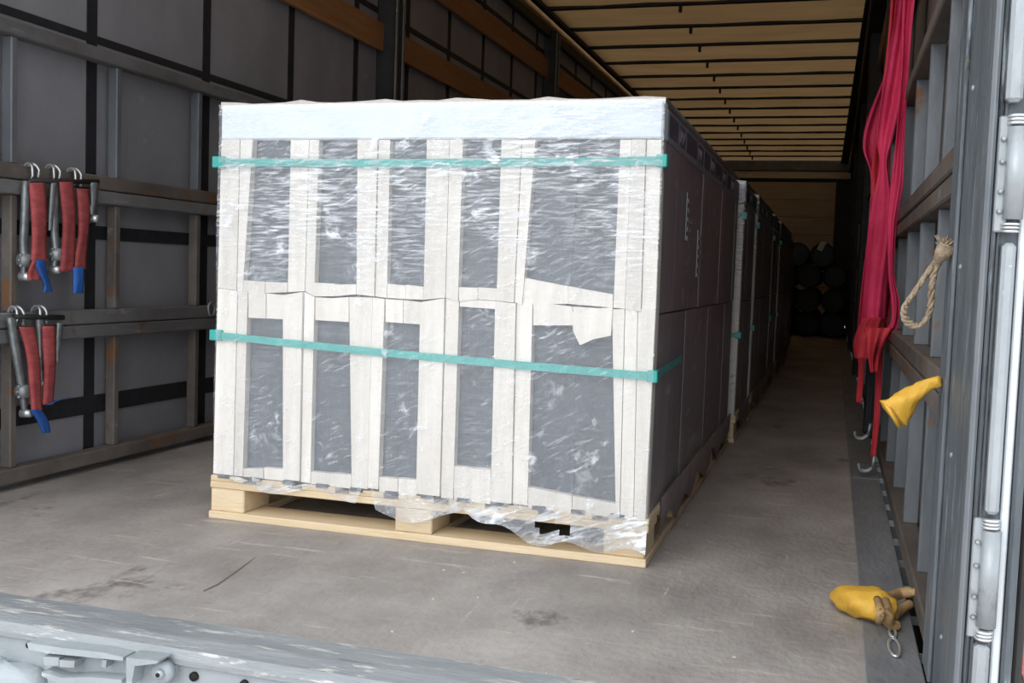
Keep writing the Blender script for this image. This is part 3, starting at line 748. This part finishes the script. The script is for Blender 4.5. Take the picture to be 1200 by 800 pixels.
fl_pts = [P(978, 696, 2, .022), P(992, 700, 2, .032), P(1012, 705, 2, .036), P(1030, 711, 2, .034), P(1046, 716, 2, .028)]
po = pouch('leather_pouch', 'yellow leather pouch lying on the floor over the steel channel', fl_pts, [.010, .030, .045, .042, .030], [.008, .026, .034, .032, .024], 'yellow', (0, 0, 1), 2)
tube('crumpled_cuff', smoothpts([P(1028, 702, 2, .055), P(1032, 716, 2, .058), P(1030, 728, 2, .03)], 4), .008, 'brown_leather', po, 8)
tube('crumpled_cuff', smoothpts([P(1036, 702, 2, .05), P(1040, 716, 2, .05), P(1042, 730, 2, .022), P(1052, 733, 2, .014)], 4), .011, 'brown_leather', po, 8)
tube('strap_end', smoothpts([P(1038, 704, 2, .045), P(1050, 697, 2, .04), P(1062, 694, 2, .045), P(1076, 694, 2, .05)], 4), [.012] * 10 + [.009] * 3, 'brown_leather', po, 8)
tube('strap_end', smoothpts([P(1046, 722, 2, .02), P(1056, 714, 2, .02), P(1066, 708, 2, .022)], 4), .011, 'brown_leather', po, 8)
# chain link below it
ch = empty('chain', P(1047, 755, 2, .003), 'short zinc chain link lying on the steel channel beside the floor pouch', 'chain')
for (cx_, cy_, ln, wd) in ((1046, 741, .030, .006), (1048, 758, .052, .010)):
    c = P(cx_, cy_, 2, .0075)
    tube('link', [(c.x + wd * math.cos(a), c.y + ln * math.sin(a), c.z) for a in [2 * math.pi * k / 16 for k in range(16)]], .0032, 'chrome', ch, 6, True)

# ------------------------------------------------------------------ black tubes stacked at the far end
def ring_tube(x, z, y, label):
    vs = []; fs = []; n = 24; R_, r_ = .155, .128; L_ = 3.2
    prof_ = [(R_, 0), (R_, L_), (r_, L_), (r_, 0)]
    for k in range(n):
        a = 2 * math.pi * k / n
        for (rr, yy) in prof_: vs.append((rr * math.cos(a), yy, rr * math.sin(a)))
    vs += [(r_ * math.cos(2 * math.pi * k / n), .06, r_ * math.sin(2 * math.pi * k / n)) for k in range(n)]
    fs.append([4 * n + k for k in range(n)])  # disc added inside the bore so the open mouth looks dark
    for k in range(n):
        j = (k + 1) % n
        for q in range(4): fs.append([k * 4 + q, k * 4 + (q + 1) % 4, j * 4 + (q + 1) % 4, j * 4 + q])
    if 'rt' not in CACHE:
        o = meshobj('plastic_tube', vs, fs, 'rubber', None, True); CACHE['rt'] = o.data; COL.objects.unlink(o); bpy.data.objects.remove(o)
    o = bpy.data.objects.new('plastic_tube', CACHE['rt']); o.location = (x, y, z); fin(o)
    tag(o, label, 'tube', 'black tubes stacked at the far end')
for ci in range(6):
    for ri in range(3):
        ring_tube(-.005 - ci * .316, .158 + ri * .312, 14.0 + .05 * ((ci * 3 + ri * 5) % 4), 'black plastic tube in the %s of the stack at the far end' % ('bottom row', 'second row', 'third row')[ri])
for ci in range(5):
    ring_tube(-.163 - ci * .316, .158 + .624 + .270, 14.05, 'black plastic tube on the top row of the far stack')
tx = -.163
tag(ribbon('paper_tag', [((tx + .04, 14.30, 1.212), (tx + .12, 14.30, 1.205)), ((tx - .01, 14.12, 1.214), (tx + .07, 14.12, 1.212)), ((tx - .04, 14.04, 1.20), (tx + .04, 14.04, 1.21)), ((tx - .08, 14.035, 1.12), (tx - .01, 14.035, 1.10))], .01, 'paper', None, 3, .003, (0, -.5, .8)), 'crumpled pale paper tag on top of the black tubes', 'tag')

# ------------------------------------------------------------------ outside: red mesh sheet on the yard, wood crumbs on the floor
vs = []; fs = []
n_ = 14
for j in range(n_):
    for i in range(n_):
        u, v = i / (n_ - 1), j / (n_ - 1)
        vs.append((.93 + u * 1.4 + .10 * v, 4.9 + v * 1.75, -1.195 + .16 * math.sin(u * 3.1) * math.sin(v * 3.1) + .025 * math.sin(u * 17) + .02 * math.sin(v * 23 + u * 5) + .03))
for j in range(n_ - 1):
    for i in range(n_ - 1):
        a = j * n_ + i; fs.append([a, a + 1, a + n_ + 1, a + n_])
tag(meshobj('mesh_sheet', vs, fs, 'net', None, True), 'crumpled red mesh sheet lying on the yard outside the folded door', 'sheet')
for k, (px, py) in enumerate(((520, 668), (543, 671), (603, 659), (560, 700), (508, 702), (860, 770), (742, 740), (640, 790), (230, 735), (460, 740))):
    c = P(px, py, 2, 0)
    o = box('wood_chip', (c.x - .003, c.y - .002, 0), (c.x + .003, c.y + .002, .002), 'paper')
    o.rotation_euler.z = k * .7
    tag(o, 'tiny wood chip lying loose on the scuffed floor', 'wood chip', 'wood chips on the floor')
